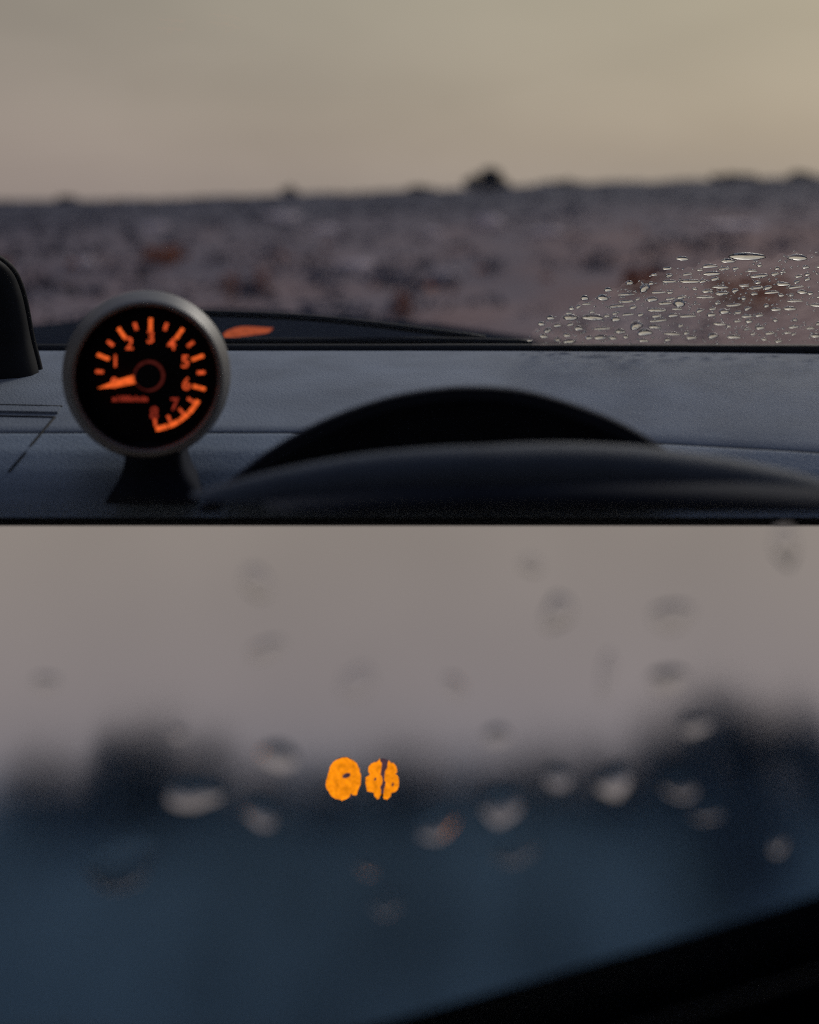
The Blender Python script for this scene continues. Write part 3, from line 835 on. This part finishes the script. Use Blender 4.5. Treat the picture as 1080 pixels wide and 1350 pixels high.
# wound-down side window standing in the door trim, close to the eye, flecked with rain
YP = 0.46
wp = thing('side_window', 'clear side window pane flecked with blurred raindrops above the black trim', 'window', (0, YP, EZ - 0.75))
_top = EZ - (672 - HZ)/F*YP
mk('pane', *box(-0.9, 0.9, YP, YP + 0.004, EZ - 0.80, _top), M['glass'], wp, smooth=False, recalc=True)
def dropB(px, py, wpx, hpx, rot=0.0, lift=0.5, k=None):
    c = at(px, py, YP + 0.0043); a = wpx/2/F*YP; b = hpx/2/F*YP
    drop(wp, c, UX, Vector((0, 0, 1)), Vector((0, 1, 0)), a, b, min(a, b)*lift, rot, rng.randrange(6) if k is None else k)
for d in [(735, 808, 26, 50, -0.4, .5), (338, 768, 30, 40, 0.2, .3), (350, 856, 36, 22, 0.4, .3), (470, 900, 40, 36, 0.5, .10), (235, 968, 14, 16, 0, .4),
          (367, 997, 42, 34, 0.1, .35), (255, 1047, 58, 40, 0, .30), (345, 1072, 34, 36, 0, .2), (160, 1140, 84, 50, 0.3, .15), (655, 970, 26, 24, 0.6, .3), (662, 1062, 42, 46, 0, .22),
          (735, 1025, 28, 28, 0, .2), (810, 1030, 38, 40, 0.4, .42), (880, 896, 44, 28, 0, .5), (885, 812, 50, 30, 0, .3), (510, 1190, 30, 32, 0, .2), (484, 1142, 22, 22, 0, .18),
          (578, 1088, 46, 34, 0.5, .22), (1026, 1114, 18, 20, 0, .5), (895, 1036, 40, 32, 0, .18), (915, 956, 30, 26, 0, .25), 
          (680, 1120, 50, 34, 0.2, .13), (60, 900, 26, 20, 0, .3), (600, 905, 18, 30, 0.5, .3), (1035, 720, 26, 50, 0.3, .4), (800, 890, 14, 60, -0.2, .3), (700, 745, 24, 18, 0, .3), (930, 1070, 34, 24, 0, .2)]:
    dropB(d[0], d[1], d[2]*1.2, d[3]*1.15, d[4], lift=d[5]*0.72)

# the two orange lamps on the lower windscreen
def lampshape(px0, py0, polys, name_label, backpoly, chip=None, specks=()):
    Yl = on_plane(px0, py0, PB, NB).y - 0.16
    c = at(px0, py0, Yl)
    t = thing('orange_lamp', name_label, 'lamp', (c.x, Yl + 0.02, c.z), 'pair of glowing orange lamps on the misted windscreen')
    zm = lambda p: at(320 + p[0]/3.375, 900 + p[1]/3.375, Yl)
    bp = [zm(p) for p in backpoly]
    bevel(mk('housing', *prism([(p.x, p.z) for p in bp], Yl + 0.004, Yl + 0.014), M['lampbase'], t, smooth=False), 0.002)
    bs = on_plane(px0, py0, PB, NB)
    mk('bracket', *tube([(c.x, Yl + 0.012, c.z), tuple(bs - NB*0.006)], 0.006, 10), M['black'], t)
    for pl in polys:
        q = smoothpts(pl + [pl[0]], 3)[:-1]
        q = [zm((p[0] + 2.6*math.sin(i*2.3 + p[1]) + 1.5*math.sin(i*5.1), p[1] + 2.6*math.cos(i*1.9 + p[0]))) for i, p in enumerate(q)]
        bevel(mk('lens', *prism([(p.x, p.z) for p in q], Yl, Yl + 0.006), M['lamp'], t, smooth=False), 0.001, 2)
    for (hx, hy, hr) in specks:
        q = [zm(p) for p in ell(hx, hy, hr, hr*0.6, hx)]
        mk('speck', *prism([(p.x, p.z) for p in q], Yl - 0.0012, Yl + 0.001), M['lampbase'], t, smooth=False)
    if chip:
        q = [zm(p) for p in chip]
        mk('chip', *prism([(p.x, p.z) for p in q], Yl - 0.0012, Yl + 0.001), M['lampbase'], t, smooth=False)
def ell(cx_, cy_, a, b, rot=0, n=16):
    return [(cx_ + a*math.cos(2*math.pi*k/n)*math.cos(rot) - b*math.sin(2*math.pi*k/n)*math.sin(rot), cy_ + a*math.cos(2*math.pi*k/n)*math.sin(rot) + b*math.sin(2*math.pi*k/n)*math.cos(rot)) for k in range(n)]
lampshape(452, 1030, [[(371, 450), (380, 410), (400, 372), (440, 350), (480, 354), (508, 378), (522, 415), (523, 455), (512, 490), (492, 503), (486, 494), (478, 498), (474, 512), (450, 525), (418, 518), (390, 500), (374, 475)]],
          'glowing round orange lamp with a small dark chip, left of the pair', ell(448, 438, 64, 74), ell(462, 412, 18, 9, -0.3), [(482, 505, 6)])
lampshape(503, 1032, [[(606, 353), (616, 372), (613, 410), (618, 440), (610, 470), (612, 500), (604, 520), (590, 512), (584, 494), (562, 488), (549, 465), (551, 438), (568, 418), (562, 392), (572, 374), (592, 370)],
                      [(652, 362), (662, 374), (680, 382), (684, 402), (676, 420), (692, 436), (694, 462), (682, 484), (662, 494), (654, 514), (640, 522), (628, 512), (630, 480), (640, 456), (632, 436), (636, 404), (646, 384)]],
          'glowing orange lamp split into two lobes, right of the pair', ell(622, 442, 56, 70), None, [(668, 452, 7), (590, 428, 6)])

# black padded trim rising to the right below the misted windscreen
t = thing('door_trim', 'black padded trim rising to the lower right under the misted windscreen', 'trim', at(1000, 1400, 0.475))
ed = smoothpts([(-900, 1700), (0, 1520), (300, 1440), (560, 1370), (760, 1312), (920, 1266), (1080, 1216), (1400, 1110), (1900, 920)], 5)
V, Fc = [], []
prof = [(0.50, -0.05), (0.50, -0.012), (0.49, -0.003), (0.475, 0.0), (0.455, -0.004), (0.44, -0.02), (0.435, -0.10), (0.44, -0.45)]
for p in ed:
    q = at(p[0], p[1], 0.47)
    for yy, dz in prof: V.append((q.x, yy, q.z + dz))
n = len(prof)
for i in range(len(ed)-1):
    for j in range(n-1):
        a = i*n+j; Fc.append((a, a+1, a+n+1, a+n))
mk('pad', V, Fc, M['black'], t)
sm = [at(p[0], p[1], 0.44) for p in ed]
mk('stitched_seam', *tube([(p.x, 0.4385, p.z - 0.02) for p in sm], 0.0016, 6), M['rubber'], t)
